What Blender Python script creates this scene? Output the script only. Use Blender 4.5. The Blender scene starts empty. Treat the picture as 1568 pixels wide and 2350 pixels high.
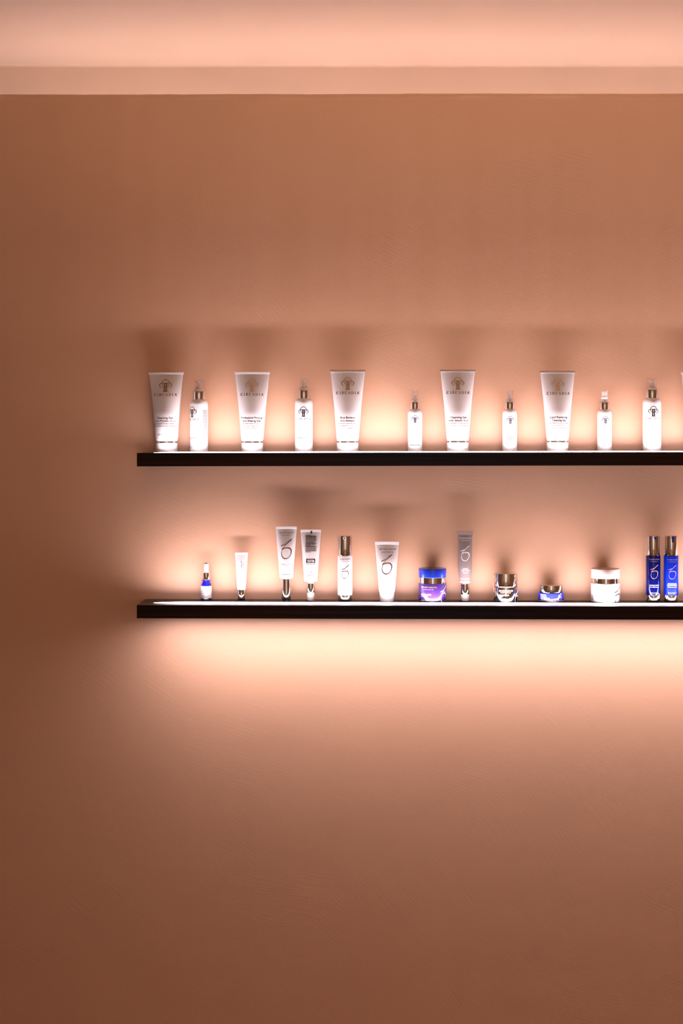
import bpy, bmesh, math, random
from mathutils import Vector, noise

C = bpy.context.scene.collection
SC = bpy.context.scene
random.seed(7)

# ------------------------------------------------------------------ camera
FW, FH = 1568.0, 2350.0
FPX = 3473.0                 # focal length in pixels of the 1568x2350 frame
VX, VY = 860.0, 1004.0       # principal point (shifted lens, level camera)
DIST = 3.35                  # camera to plaster wall
CAMZ = 1.5
cam = bpy.data.cameras.new('camera')
cam.sensor_fit = 'VERTICAL'
cam.sensor_height = 36.0
cam.sensor_width = 24.0
cam.lens = FPX / FH * 36.0
cam.shift_x = (FW / 2 - VX) / FH
cam.shift_y = (VY - FH / 2) / FH
cam.clip_start = 0.05
cam.dof.use_dof = True
cam.dof.focus_distance = DIST - 0.03
cam.dof.aperture_fstop = 2.2
camo = bpy.data.objects.new('camera', cam)
C.objects.link(camo)
camo.location = (0, -DIST, CAMZ)
camo.rotation_euler = (math.pi / 2, 0, 0)
SC.camera = camo

# ------------------------------------------------------------------ world, exposure, added fill lights
w = bpy.data.worlds.new('world')
SC.world = w
w.use_nodes = True
w.node_tree.nodes['Background'].inputs[0].default_value = (0.05, 0.03, 0.02, 1)
w.node_tree.nodes['Background'].inputs[1].default_value = 0.2
vs = SC.view_settings
vs.view_transform = 'Standard'
vs.look = 'None'
vs.exposure = 0.08
vs.gamma = 1.0
vs.use_curve_mapping = False

LED_COL = (1.0, 0.84, 0.93)      # warm white tape
LED_GLOW = 18.0                   # diffuser glow of the shelf strips, seen from the side
LED_TOP = 8.0                    # watts of the upward beam of each shelf strip
LED_UNDER = 8.3                 # strip under the lower shelf
LED_SPREAD = math.radians(165)   # beam of the strips in their channels
LED_COVE = 20.0                   # strip in the ceiling cove
ROOM_W = 98.0                    # added fill behind the camera, bounced off the back wall
UP_W = 11.5                      # added fill aimed up, so the ceiling brightens the upper wall


def area_light(name, loc, rot, sx, sy, power, col):
    l = bpy.data.lights.new(name, 'AREA')
    l.shape = 'RECTANGLE'
    l.size, l.size_y = sx, sy
    l.energy = power
    l.color = col
    o = bpy.data.objects.new(name, l)
    C.objects.link(o)
    o.location = loc
    o.rotation_euler = rot
    return o


area_light('back_wall_fill', (0.3, -4.5, 2.35), (-0.95, 0, 0), 3.0, 1.0, ROOM_W, (1.0, 0.84, 0.60))  # added warm fill without a fixture, tilted at the back wall
area_light('ceiling_fill', (0.25, -1.5, 1.95), (math.pi, 0, 0), 1.8, 1.8, UP_W, (1.0, 0.66, 0.40))  # added fill without a fixture, lifts the upper wall by ceiling bounce

# ------------------------------------------------------------------ materials


def new_mat(name):
    m = bpy.data.materials.new(name)
    m.use_nodes = True
    nt = m.node_tree
    return m, nt, nt.nodes['Principled BSDF']


def plain(name, col, rough=0.5, metal=0.0, coat=0.0, trans=0.0, ior=1.45, spec=0.5, noise_amt=0.0, sss=0.0):
    """procedural: base colour with a little noise mottling and roughness variation"""
    m, nt, b = new_mat(name)
    tc = nt.nodes.new('ShaderNodeTexCoord')
    nz = nt.nodes.new('ShaderNodeTexNoise')
    nz.inputs['Scale'].default_value = 220.0
    nz.inputs['Detail'].default_value = 3.0
    nt.links.new(tc.outputs['Object'], nz.inputs['Vector'])
    mr = nt.nodes.new('ShaderNodeMapRange')
    mr.inputs['To Min'].default_value = max(0.0, rough - 0.04)
    mr.inputs['To Max'].default_value = min(1.0, rough + 0.04)
    nt.links.new(nz.outputs['Fac'], mr.inputs['Value'])
    nt.links.new(mr.outputs['Result'], b.inputs['Roughness'])
    if noise_amt > 0:
        mx = nt.nodes.new('ShaderNodeMix')
        mx.data_type = 'RGBA'
        mx.inputs['A'].default_value = (*[c * (1 - noise_amt) for c in col], 1)
        mx.inputs['B'].default_value = (*[min(1, c * (1 + noise_amt)) for c in col], 1)
        nt.links.new(nz.outputs['Fac'], mx.inputs['Factor'])
        nt.links.new(mx.outputs['Result'], b.inputs['Base Color'])
    else:
        b.inputs['Base Color'].default_value = (*col, 1)
    b.inputs['Metallic'].default_value = metal
    b.inputs['Coat Weight'].default_value = coat
    b.inputs['Coat Roughness'].default_value = 0.05
    b.inputs['Transmission Weight'].default_value = trans
    b.inputs['IOR'].default_value = ior
    b.inputs['Specular IOR Level'].default_value = spec
    if sss > 0:
        b.inputs['Subsurface Weight'].default_value = sss
        b.inputs['Subsurface Radius'].default_value = (0.006, 0.004, 0.003)
        b.inputs['Subsurface Scale'].default_value = 1.0
    return m


def emit(name, col, strength):
    m = bpy.data.materials.new(name)
    m.use_nodes = True
    nt = m.node_tree
    nt.nodes.clear()
    o = nt.nodes.new('ShaderNodeOutputMaterial')
    e = nt.nodes.new('ShaderNodeEmission')
    e.inputs[0].default_value = (*col, 1)
    e.inputs[1].default_value = strength
    nt.links.new(e.outputs[0], o.inputs['Surface'])
    return m


def plaster(name, col, rough=0.5, spec=0.6, bump=0.35, strokes=True):
    """trowelled mineral paint: patches of parallel brush strokes in random directions, orange-peel grain, faint mottling"""
    m, nt, b = new_mat(name)
    N, L = nt.nodes, nt.links
    tc = N.new('ShaderNodeTexCoord')
    # warp so that stroke patches have wandering borders
    wn = N.new('ShaderNodeTexNoise')
    wn.inputs['Scale'].default_value = 5.0
    wn.inputs['Detail'].default_value = 3.0
    L.new(tc.outputs['Object'], wn.inputs['Vector'])
    ws = N.new('ShaderNodeVectorMath'); ws.operation = 'SCALE'
    ws.inputs['Scale'].default_value = 0.22
    L.new(wn.outputs['Color'], ws.inputs[0])
    wa = N.new('ShaderNodeVectorMath'); wa.operation = 'ADD'
    L.new(tc.outputs['Object'], wa.inputs[0]); L.new(ws.outputs[0], wa.inputs[1])
    # bump heights are summed here
    add_h = None

    def stroke_layer(cell, seed, along, across, amount, amid, aspan):
        vo = N.new('ShaderNodeTexVoronoi')
        vo.inputs['Scale'].default_value = cell
        of = N.new('ShaderNodeVectorMath'); of.operation = 'ADD'
        of.inputs[1].default_value = (seed, seed * 0.7, seed * 1.3)
        L.new(wa.outputs[0], of.inputs[0])
        L.new(of.outputs[0], vo.inputs['Vector'])
        sp = N.new('ShaderNodeSeparateColor')
        L.new(vo.outputs['Color'], sp.inputs[0])
        an = N.new('ShaderNodeMapRange')
        an.inputs['To Min'].default_value = amid - aspan
        an.inputs['To Max'].default_value = amid + aspan
        L.new(sp.outputs[0], an.inputs['Value'])
        ro = N.new('ShaderNodeVectorRotate'); ro.rotation_type = 'Y_AXIS'
        # slight bend of strokes
        bw = N.new('ShaderNodeVectorMath'); bw.operation = 'SCALE'
        bw.inputs['Scale'].default_value = 0.10
        L.new(ws.outputs[0], bw.inputs[0])
        ba = N.new('ShaderNodeVectorMath'); ba.operation = 'ADD'
        L.new(tc.outputs['Object'], ba.inputs[0]); L.new(bw.outputs[0], ba.inputs[1])
        L.new(ba.outputs[0], ro.inputs['Vector']); L.new(an.outputs['Result'], ro.inputs['Angle'])
        mp = N.new('ShaderNodeMapping')
        mp.inputs['Scale'].default_value = (along, 1.0, across)
        L.new(ro.outputs[0], mp.inputs['Vector'])
        nz = N.new('ShaderNodeTexNoise')
        nz.inputs['Scale'].default_value = 1.0
        nz.inputs['Detail'].default_value = 2.5
        L.new(mp.outputs[0], nz.inputs['Vector'])
        # strokes show only in places
        pz = N.new('ShaderNodeTexNoise')
        pz.inputs['Scale'].default_value = 6.0
        pz.inputs['Detail'].default_value = 1.0
        L.new(of.outputs[0], pz.inputs['Vector'])
        pm = N.new('ShaderNodeMapRange')
        pm.inputs['From Min'].default_value = 0.42
        pm.inputs['From Max'].default_value = 0.72
        pm.inputs['To Min'].default_value = 0.25
        L.new(pz.outputs['Fac'], pm.inputs['Value'])
        ce = N.new('ShaderNodeMath'); ce.operation = 'SUBTRACT'; ce.inputs[1].default_value = 0.5
        L.new(nz.outputs['Fac'], ce.inputs[0])
        mu = N.new('ShaderNodeMath'); mu.operation = 'MULTIPLY'
        L.new(ce.outputs[0], mu.inputs[0]); L.new(pm.outputs['Result'], mu.inputs[1])
        m2 = N.new('ShaderNodeMath'); m2.operation = 'MULTIPLY'; m2.inputs[1].default_value = amount
        L.new(mu.outputs[0], m2.inputs[0])
        return m2.outputs[0]

    hs = []
    if strokes:
        hs.append(stroke_layer(4.5, 0.0, 9.0, 430.0, 0.00024, 0.55, 0.30))
        hs.append(stroke_layer(3.0, 4.1, 7.0, 330.0, 0.00026, -0.60, 0.45))
    gz = N.new('ShaderNodeTexNoise')
    gz.inputs['Scale'].default_value = 330.0
    gz.inputs['Detail'].default_value = 2.0
    L.new(tc.outputs['Object'], gz.inputs['Vector'])
    gm = N.new('ShaderNodeMath'); gm.operation = 'MULTIPLY'; gm.inputs[1].default_value = 0.00011 if strokes else 0.00006
    L.new(gz.outputs['Fac'], gm.inputs[0])
    hs.append(gm.outputs[0])
    # broad unevenness of the trowelled coat
    bz = N.new('ShaderNodeTexNoise')
    bz.inputs['Scale'].default_value = 7.0
    bz.inputs['Detail'].default_value = 4.0
    L.new(tc.outputs['Object'], bz.inputs['Vector'])
    bm_ = N.new('ShaderNodeMath'); bm_.operation = 'MULTIPLY'; bm_.inputs[1].default_value = 0.0011 if strokes else 0.0003
    L.new(bz.outputs['Fac'], bm_.inputs[0])
    hs.append(bm_.outputs[0])
    cur = hs[0]
    for h in hs[1:]:
        a = N.new('ShaderNodeMath'); a.operation = 'ADD'
        L.new(cur, a.inputs[0]); L.new(h, a.inputs[1])
        cur = a.outputs[0]
    bp = N.new('ShaderNodeBump')
    bp.inputs['Strength'].default_value = bump
    bp.inputs['Distance'].default_value = 1.0
    L.new(cur, bp.inputs['Height'])
    L.new(bp.outputs[0], b.inputs['Normal'])
    # mottling
    cz = N.new('ShaderNodeTexNoise')
    cz.inputs['Scale'].default_value = 4.5
    cz.inputs['Detail'].default_value = 5.0
    L.new(tc.outputs['Object'], cz.inputs['Vector'])
    mx = N.new('ShaderNodeMix'); mx.data_type = 'RGBA'
    mx.inputs['A'].default_value = (*[c * 0.94 for c in col], 1)
    mx.inputs['B'].default_value = (*[c * 1.05 for c in col], 1)
    L.new(cz.outputs['Fac'], mx.inputs['Factor'])
    L.new(mx.outputs['Result'], b.inputs['Base Color'])
    b.inputs['Roughness'].default_value = rough
    b.inputs['Specular IOR Level'].default_value = spec
    return m


def dark_wood(name):
    m, nt, b = new_mat(name)
    N, L = nt.nodes, nt.links
    tc = N.new('ShaderNodeTexCoord')
    mp = N.new('ShaderNodeMapping')
    mp.inputs['Scale'].default_value = (2.2, 60.0, 130.0)
    L.new(tc.outputs['Object'], mp.inputs['Vector'])
    nz = N.new('ShaderNodeTexNoise')
    nz.inputs['Scale'].default_value = 1.0
    nz.inputs['Detail'].default_value = 5.0
    nz.inputs['Distortion'].default_value = 0.4
    L.new(mp.outputs[0], nz.inputs['Vector'])
    cr = N.new('ShaderNodeValToRGB')
    e = cr.color_ramp.elements
    e[0].position = 0.35; e[0].color = (0.004, 0.0015, 0.0007, 1)
    e[1].position = 0.75; e[1].color = (0.036, 0.010, 0.004, 1)
    L.new(nz.outputs['Fac'], cr.inputs[0])
    L.new(cr.outputs[0], b.inputs['Base Color'])
    b.inputs['Roughness'].default_value = 0.30
    b.inputs['Specular IOR Level'].default_value = 0.12
    bp = N.new('ShaderNodeBump')
    bp.inputs['Strength'].default_value = 0.3
    bp.inputs['Distance'].default_value = 0.0004
    L.new(nz.outputs['Fac'], bp.inputs['Height'])
    L.new(bp.outputs[0], b.inputs['Normal'])
    return m


WALL_COL = (0.635, 0.372, 0.228)
M = {
    'plaster': plaster('plaster', WALL_COL, 0.58, 1.0, 1.0),
    'smooth': plaster('smooth_paint', (0.72, 0.565, 0.43), 0.6, 0.5, 0.6, strokes=False),
    'room': plaster('room_paint', (0.50, 0.345, 0.25), 0.7, 0.3, 0.5, strokes=False),
    'floor': plain('floor_stone', (0.25, 0.13, 0.07), 0.4, noise_amt=0.15),
    'wood': dark_wood('dark_stained_wood'),
    'led_top': emit('led_diffuser', LED_COL, LED_GLOW),
    'led_under': emit('led_diffuser_under', LED_COL, LED_GLOW),
    'led_cove': emit('led_diffuser_cove', LED_COL, LED_COVE),
    'daylight': emit('daylight_pane', (0.72, 0.86, 1.0), 1.1),
    'frame': plain('window_frame', (0.06, 0.04, 0.03), 0.4),
    'white': plain('white_plastic', (0.61, 0.575, 0.56), 0.38, noise_amt=0.02),
    'bottle': plain('frosted_white_plastic', (0.67, 0.64, 0.62), 0.45, noise_amt=0.02),
    'cap': plain('translucent_white_cap', (0.90, 0.86, 0.84), 0.30, trans=0.25, noise_amt=0.02),
    'clear': plain('clear_plastic', (0.97, 0.95, 0.94), 0.08, trans=1.0, ior=1.40),
    'clear_thin': plain('clear_thin_plastic', (0.98, 0.96, 0.95), 0.18, trans=1.0, ior=1.12),
    'nozzle': plain('nozzle_plastic', (0.90, 0.82, 0.78), 0.4, trans=0.2),
    'chrome': plain('polished_chrome', (0.88, 0.86, 0.84), 0.07, metal=1.0),
    'silver': plain('silver_foil', (0.72, 0.70, 0.70), 0.16, metal=1.0),
    'ink': plain('dark_plum_ink', (0.006, 0.003, 0.007), 0.7, spec=0.1),
    'ink_soft': plain('soft_mauve_ink', (0.06, 0.030, 0.030), 0.7, spec=0.1),
    'ink_purple': plain('purple_ink', (0.006, 0.002, 0.030), 0.7, spec=0.1),
    'foil': plain('bronze_grey_foil', (0.25, 0.185, 0.15), 0.18, metal=1.0),
    'foil_faint': plain('pale_foil', (0.46, 0.35, 0.30), 0.22, metal=0.9),  # lighter foil for the fainter emblems
    'foil_soft': plain('faded_foil', (0.40, 0.29, 0.24), 0.2, metal=1.0),
    'foil_dark': plain('dark_bronze_print', (0.26, 0.17, 0.13), 0.13, metal=1.0),
    'gold': plain('rose_gold_foil', (0.80, 0.55, 0.40), 0.30, metal=0.7),
    'white_ink': plain('white_ink', (0.95, 0.93, 0.92), 0.5),
    'black': plain('black_plastic', (0.010, 0.008, 0.010), 0.3),
    'blue_glass': plain('cobalt_glass', (0.006, 0.010, 0.36), 0.08, coat=1.0),
    'blue_lid': plain('blue_metallic_lid', (0.010, 0.035, 0.42), 0.28, metal=0.35, coat=0.5),
    'violet': plain('violet_lacquer', (0.045, 0.018, 0.125), 0.22, coat=1.0),
    'blue': plain('bright_blue_lacquer', (0.001, 0.016, 0.34), 0.40, coat=0.08, spec=0.2),
    'navy': plain('navy_blue_lacquer', (0.001, 0.003, 0.07), 0.16, coat=0.6, spec=0.2),
    'blue_jar': plain('blue_violet_lacquer', (0.016, 0.022, 0.36), 0.16, coat=1.0),
    'grey': plain('taupe_grey_plastic', (0.24, 0.19, 0.18), 0.34, coat=0.3),
    'blush': plain('blush_white_lid', (0.66, 0.54, 0.50), 0.40),
    'label': plain('cream_paper_label', (0.82, 0.76, 0.72), 0.6, noise_amt=0.03),
}

# ------------------------------------------------------------------ object helpers


def mesh_obj(name, bm, mat, parent=None, smooth=True):
    me = bpy.data.meshes.new(name)
    bmesh.ops.recalc_face_normals(bm, faces=bm.faces[:])
    bm.to_mesh(me)
    bm.free()
    if smooth:
        for p in me.polygons:
            p.use_smooth = True
        try:
            me.set_sharp_from_angle(angle=math.radians(38))
        except Exception:
            pass
    me.materials.append(mat)
    o = bpy.data.objects.new(name, me)
    C.objects.link(o)
    if parent is not None:
        o.parent = parent
    return o


def flat_obj(name, verts, faces, mat, parent):
    me = bpy.data.meshes.new(name)
    me.from_pydata(verts, [], faces)
    me.materials.append(mat)
    o = bpy.data.objects.new(name, me)
    C.objects.link(o)
    o.parent = parent
    return o


def thing(name, label, cat, loc, group=None, rotz=0.0, roty=0.0):
    o = bpy.data.objects.new(name, None)
    o.empty_display_size = 0.02
    C.objects.link(o)
    o.location = loc
    o.rotation_euler = (0, roty, rotz)
    o['label'] = label
    o['category'] = cat
    if group:
        o['group'] = group
    return o


def box_bm(x0, x1, y0, y1, z0, z1, bev=0.0, seg=2):
    bm = bmesh.new()
    bmesh.ops.create_cube(bm, size=1.0)
    for v in bm.verts:
        v.co = Vector(((x0 + x1) / 2 + v.co.x * (x1 - x0), (y0 + y1) / 2 + v.co.y * (y1 - y0), (z0 + z1) / 2 + v.co.z * (z1 - z0)))
    if bev > 0:
        bmesh.ops.bevel(bm, geom=bm.edges[:], offset=bev, segments=seg, affect='EDGES', profile=0.5)
    return bm


def structure(name, bm, mat, smooth=False):
    o = mesh_obj(name, bm, mat, None, smooth)
    o['kind'] = 'structure'
    return o


# ------------------------------------------------------------------ the room
WALL_TOP = CAMZ + (VY - 214.0) * DIST / FPX          # free top edge of the plaster wall
WALL_T = 0.12
Y_REAR = 0.70
CEIL = CAMZ + (VY - 148.0) * (DIST + Y_REAR) / FPX
XL, XR, YB = -2.6, 3.0, -6.2


def build_front_wall():
    """plaster wall with a free, hand-finished top edge (slightly wavy, with a chip and a scar)"""
    bm = bmesh.new()
    nx = 900
    rows = []
    # profile going up the face, over the rounded lip, back along the top
    prof = [(0.0, 0.0), (0.0, 0.9), (0.0, WALL_TOP - 0.030), (0.0, WALL_TOP - 0.016), (0.0, WALL_TOP - 0.009), (0.0, WALL_TOP - 0.006),
            (0.0006, WALL_TOP - 0.0035), (0.0020, WALL_TOP - 0.0014), (0.0045, WALL_TOP - 0.0004), (0.009, WALL_TOP), (0.05, WALL_TOP), (WALL_T, WALL_TOP), (WALL_T, 0.0)]
    chip_x = (1145 - VX) * DIST / FPX
    for i in range(nx + 1):
        x = XL + (XR - XL) * i / nx
        wob = (noise.noise(Vector((x * 2.3, 0, 3.1))) * 0.0016 + noise.noise(Vector((x * 11, 0, 7.7))) * 0.0007 + noise.noise(Vector((x * 45, 0, 1.7))) * 0.00035)
        wob -= 0.0036 * (x + 0.0) * -0.45
        col = []
        for j, (y, z) in enumerate(prof):
            zz, yy = z, y
            if 3 <= j <= 9:
                zz += wob
                yy += noise.noise(Vector((x * 30, z * 60, 2.2))) * 0.0009 * (1 if j < 9 else 0)
                # thicker bead of plaster rolled over the lip in places
                bead = max(0.0, noise.noise(Vector((x * 6.5, 0, 11.0)))) * 0.0032
                if j in (5, 6, 7):
                    yy -= bead
                d = (x - chip_x) / 0.011
                if abs(d) < 1:
                    g = (1 - abs(d)) ** 1.2
                    if j in (4, 5, 6):
                        yy += 0.0010 * g
                        zz -= 0.0022 * g
            elif j in (10, 11):
                zz += wob
            col.append(bm.verts.new((x, yy, zz)))
        rows.append(col)
    for a, b in zip(rows, rows[1:]):
        for j in range(len(prof) - 1):
            bm.faces.new((a[j], b[j], b[j + 1], a[j + 1]))
    bm.faces.new(rows[0])
    bm.faces.new(list(reversed(rows[-1])))
    me_o = structure('wall_front', bm, M['plaster'], smooth=True)
    me_o['label'] = 'terracotta trowelled plaster wall with a free top edge below the lit cove'
    return me_o


build_front_wall()
structure('wall_rear', box_bm(XL, XR, Y_REAR, Y_REAR + 0.1, 0, CEIL + 0.1), M['smooth'])['label'] = 'smooth plaster wall of the lit ceiling cove'
# ceiling with a soft rounded inner corner at the rear wall
structure('ceiling', box_bm(XL - 0.1, XR + 0.1, YB - 0.1, Y_REAR + 0.1, CEIL, CEIL + 0.1), M['smooth'])['label'] = 'warm lit plaster ceiling above the cove'


def cove_fillet():
    bm = bmesh.new()
    r = 0.010
    pts = [(Y_REAR, CEIL)] + [(Y_REAR - r + r * math.cos(a), CEIL - r + r * math.sin(a)) for a in [k * math.pi / 16 for k in range(9)]]
    a = [bm.verts.new((XL, y + 0.0004, z + 0.0004)) for y, z in pts]
    b = [bm.verts.new((XR, y + 0.0004, z + 0.0004)) for y, z in pts]
    n = len(pts)
    for i in range(n):
        bm.faces.new((a[i], b[i], b[(i + 1) % n], a[(i + 1) % n]))
    bm.faces.new(a); bm.faces.new(list(reversed(b)))
    return structure('trim_1', bm, M['smooth'], smooth=True)


cove_fillet()['label'] = 'soft filler joint where the cove wall meets the ceiling'
structure('floor', box_bm(XL - 0.1, XR + 0.1, YB - 0.1, Y_REAR + 0.1, -0.1, 0), M['floor'])
structure('wall_left', box_bm(XL - 0.1, XL, YB, Y_REAR, 0, CEIL), M['room'])
structure('wall_right', box_bm(XR, XR + 0.1, YB, Y_REAR, 0, CEIL), M['room'])
structure('wall_back', box_bm(XL - 0.1, XR + 0.1, YB - 0.1, YB, 0, CEIL), M['room'])
# floor of the cove trough and its lamp (hidden behind the wall's top edge)
TROUGH = WALL_TOP - 0.15
structure('trim_2', box_bm(XL, XR, WALL_T, Y_REAR, TROUGH - 0.03, TROUGH), M['smooth'])


def window(idx, cx, cy, cz, wx, wy, h):
    """daylight pane in a dark frame, set on a room wall; wx/wy = half sizes along x and y"""
    o = bpy.data.objects.new('window_%d' % idx, None)
    C.objects.link(o)
    o['kind'] = 'structure'
    o['label'] = 'tall daylit window in the dim room'
    o.location = (cx, cy, cz)
    f = 0.04
    mesh_obj('pane', box_bm(-wx, wx, -wy, wy, -h, h), M['daylight'], o, False)
    d = 0.03
    if wx > wy:
        for s in (-1, 1):
            mesh_obj('frame', box_bm(s * (wx + f / 2) - f / 2, s * (wx + f / 2) + f / 2, -d, d, -h - f, h + f, 0.004), M['frame'], o, False)
            mesh_obj('frame', box_bm(-wx, wx, -d, d, s * (h + f / 2) - f / 2, s * (h + f / 2) + f / 2, 0.004), M['frame'], o, False)
    else:
        for s in (-1, 1):
            mesh_obj('frame', box_bm(-d, d, s * (wy + f / 2) - f / 2, s * (wy + f / 2) + f / 2, -h - f, h + f, 0.004), M['frame'], o, False)
            mesh_obj('frame', box_bm(-d, d, -wy, wy, s * (h + f / 2) - f / 2, s * (h + f / 2) + f / 2, 0.004), M['frame'], o, False)


window(1, 0.25, YB + 0.012, 1.25, 0.60, 0.01, 1.05)
window(2, XL + 0.012, -0.36, 1.35, 0.01, 0.17, 0.85)

# ------------------------------------------------------------------ shelves
SH_D = 0.120
X_S0 = (314.0 - VX) * (DIST - SH_D) / FPX
X_S1 = XR - 0.6


def shelf(label, z_top, slope, thick, under):
    """dark wood board on the wall with a light strip let into its top (and, below, its underside)"""
    t = thing('wall_shelf', label, 'shelf', (X_S0, 0, z_top), 'lit wall shelves')
    t.rotation_euler = (0, -slope, 0)
    L = X_S1 - X_S0
    mesh_obj('board', box_bm(0, L, -SH_D, 0, -thick, 0, 0.0006, 2), M['wood'], t, False)
    x0 = 0.030

    def strip(za, zb, y0, y1, mat, name):
        bm = bmesh.new()
        # low dome cross-section, tapering to a rounded tip at the left end, cut into lengths
        n = 8
        sect = []
        for k in range(n + 1):
            a = math.pi * k / n
            sect.append(((y0 + y1) / 2 - math.cos(a) * (y1 - y0) / 2, za + (zb - za) * min(1.0, 1.25 * math.sin(a))))
        xs = [(0.0, 0.12), (0.004, 0.26), (0.014, 0.42), (0.028, 0.64), (0.044, 0.86), (0.060, 0.97), (0.075, 1.0)]
        k = 0.15
        while k < L - x0 - 0.03:
            xs.append((k, 1.0)); k += 0.08
        xs.append((L - x0 - 0.03, 1.0))
        rows = []
        ym = (y0 + y1) / 2
        for xx, sc in xs:
            rows.append([bm.verts.new((x0 + xx, ym + (y - ym) * sc, za + (z - za) * sc)) for y, z in sect])
        for a, b in zip(rows, rows[1:]):
            for j in range(n):
                bm.faces.new((a[j], b[j], b[j + 1], a[j + 1]))
            bm.faces.new((a[n], b[n], b[0], a[0]))
        bm.faces.new(rows[0]); bm.faces.new(list(reversed(rows[-1])))
        o = mesh_obj(name, bm, mat, t, True)
        return o

    strip(0.0, 0.0021, -0.0795, -0.0685, M['led_top'], 'light_strip')
    la = area_light('strip_beam', ((L + x0) / 2 - 0.005, -0.074, 0.0026), (math.pi, 0, 0), L - x0 - 0.02, 0.010, LED_TOP, LED_COL)
    la.data.spread = LED_SPREAD
    la.parent = t
    if under:
        strip(-thick, -thick - 0.0020, -0.098, -0.082, M['led_under'], 'under_light_strip')
        lb = area_light('under_strip_beam', ((L + x0) / 2 - 0.005, -0.090, -thick - 0.0026), (0, 0, 0), L - x0 - 0.02, 0.014, LED_UNDER, LED_COL)
        lb.data.spread = LED_SPREAD
        lb.parent = t
    return t


Z_UP = CAMZ - 34.4 * DIST / FPX
Z_LO = CAMZ - 370.8 * DIST / FPX
SL_UP, SL_LO = 0.0017, -0.0028
shelf('upper dark wood wall shelf with glowing light strip holding white tubes and sprays', Z_UP, SL_UP, 0.0285, False)
shelf('lower dark wood wall shelf lit above and below, holding blue jars and small tubes', Z_LO, SL_LO, 0.0283, True)

tl = thing('cove_light', 'warm light strip hidden in the trough behind the wall top', 'light', (0.12, 0.55, TROUGH))
_bm = bmesh.new()
bmesh.ops.create_cone(_bm, cap_ends=True, segments=20, radius1=0.010, radius2=0.010, depth=2.4)
for v in _bm.verts:
    v.co = Vector((v.co.z, v.co.y, v.co.x + 0.012))
mesh_obj('light_strip', _bm, M['led_cove'], tl, True)
mesh_obj('channel', box_bm(-1.21, 1.21, -0.012, 0.012, 0, 0.003), M['silver'], tl, False)

# ------------------------------------------------------------------ product modelling, local units = photo pixels
S = (DIST - 0.027) / FPX


def place(px, t, lower):
    """shelf-top point below photo column px, t metres in front of the wall"""
    x = (px - VX) * (DIST - t) / FPX
    z = (Z_LO + SL_LO * (x - X_S0)) if lower else (Z_UP + SL_UP * (x - X_S0))
    return (x, -t, z)


def lathe(name, prof, mat, parent, seg=56, cx=0.0, cy=0.0):
    """prof: (radius, height) in pixels from bottom to top; closed at both ends"""
    bm = bmesh.new()
    rings = []
    for r, z in prof:
        if r < 1e-4:
            rings.append([bm.verts.new((cx * S, cy * S, z * S))])
        else:
            rings.append([bm.verts.new(((cx + r * math.cos(2 * math.pi * k / seg)) * S, (cy + r * math.sin(2 * math.pi * k / seg)) * S, z * S)) for k in range(seg)])
    for a, b in zip(rings, rings[1:]):
        for k in range(seg):
            k2 = (k + 1) % seg
            if len(a) == 1 and len(b) == 1:
                continue
            if len(a) == 1:
                bm.faces.new((a[0], b[k2], b[k]))
            elif len(b) == 1:
                bm.faces.new((a[k], a[k2], b[0]))
            else:
                bm.faces.new((a[k], a[k2], b[k2], b[k]))
    loop = prof[0] == prof[-1]
    if loop:
        bmesh.ops.remove_doubles(bm, verts=bm.verts[:], dist=1e-7)
        return mesh_obj(name, bm, mat, parent)
    if len(rings[0]) > 1:
        bm.faces.new(list(reversed(rings[0])))
    if len(rings[-1]) > 1:
        bm.faces.new(rings[-1])
    return mesh_obj(name, bm, mat, parent)


def rcyl(r, z0, z1, b=1.0, b2=None):
    """profile of a cylinder with rounded edges"""
    b2 = b if b2 is None else b2
    p = [(0, z0)]
    for k in range(4):
        a = math.pi / 2 * k / 3
        p.append((r - b + b * math.sin(a), z0 + b - b * math.cos(a)))
    for k in range(4):
        a = math.pi / 2 * k / 3
        p.append((r - b2 + b2 * math.cos(a), z1 - b2 + b2 * math.sin(a)))
    p.append((0, z1))
    return p


def interp(tab, v):
    if v <= tab[0][0]:
        return tab[0][1]
    for (v0, a), (v1, b) in zip(tab, tab[1:]):
        if v <= v1:
            f = (v - v0) / (v1 - v0)
            return a + (b - a) * f
    return tab[-1][1]


class Cyl:
    """surface of revolution: u = arc length round from the front, v = height"""

    def __init__(self, rtab, rot=0.0):
        self.rtab, self.rot = rtab, rot

    def __call__(self, u, v, off=0.16):
        r = interp(self.rtab, v)
        th = u / r + self.rot
        return ((r + off) * math.sin(th) * S, -(r + off) * math.cos(th) * S, v * S)


class Wedge:
    """tube body: half-width a(v), half-depth b(v), elliptical section"""

    def __init__(self, atab, btab):
        self.atab, self.btab = atab, btab

    def __call__(self, u, v, off=0.16):
        a, b = interp(self.atab, v), interp(self.btab, v)
        q = max(-0.999, min(0.999, u / a))
        c = math.sqrt(1 - q * q)
        n = Vector((q / a, -c / max(b, 0.5), 0)).normalized()
        return ((u + n.x * off) * S, (-b * c + n.y * off) * S, v * S)


def loft(name, atab, btab, vs, mat, parent, seg=72):
    bm = bmesh.new()
    rings = []
    for v in vs:
        a, b = interp(atab, v), interp(btab, v)
        rings.append([bm.verts.new((a * math.cos(2 * math.pi * k / seg) * S, b * math.sin(2 * math.pi * k / seg) * S, v * S)) for k in range(seg)])
    for p, q in zip(rings, rings[1:]):
        for k in range(seg):
            bm.faces.new((p[k], p[(k + 1) % seg], q[(k + 1) % seg], q[k]))
    bm.faces.new(list(reversed(rings[0]))); bm.faces.new(rings[-1])
    return mesh_obj(name, bm, mat, parent)


# ---- printing: flat shapes in (u, v) pixels wrapped on to a surface
_text_cache = {}


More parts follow.
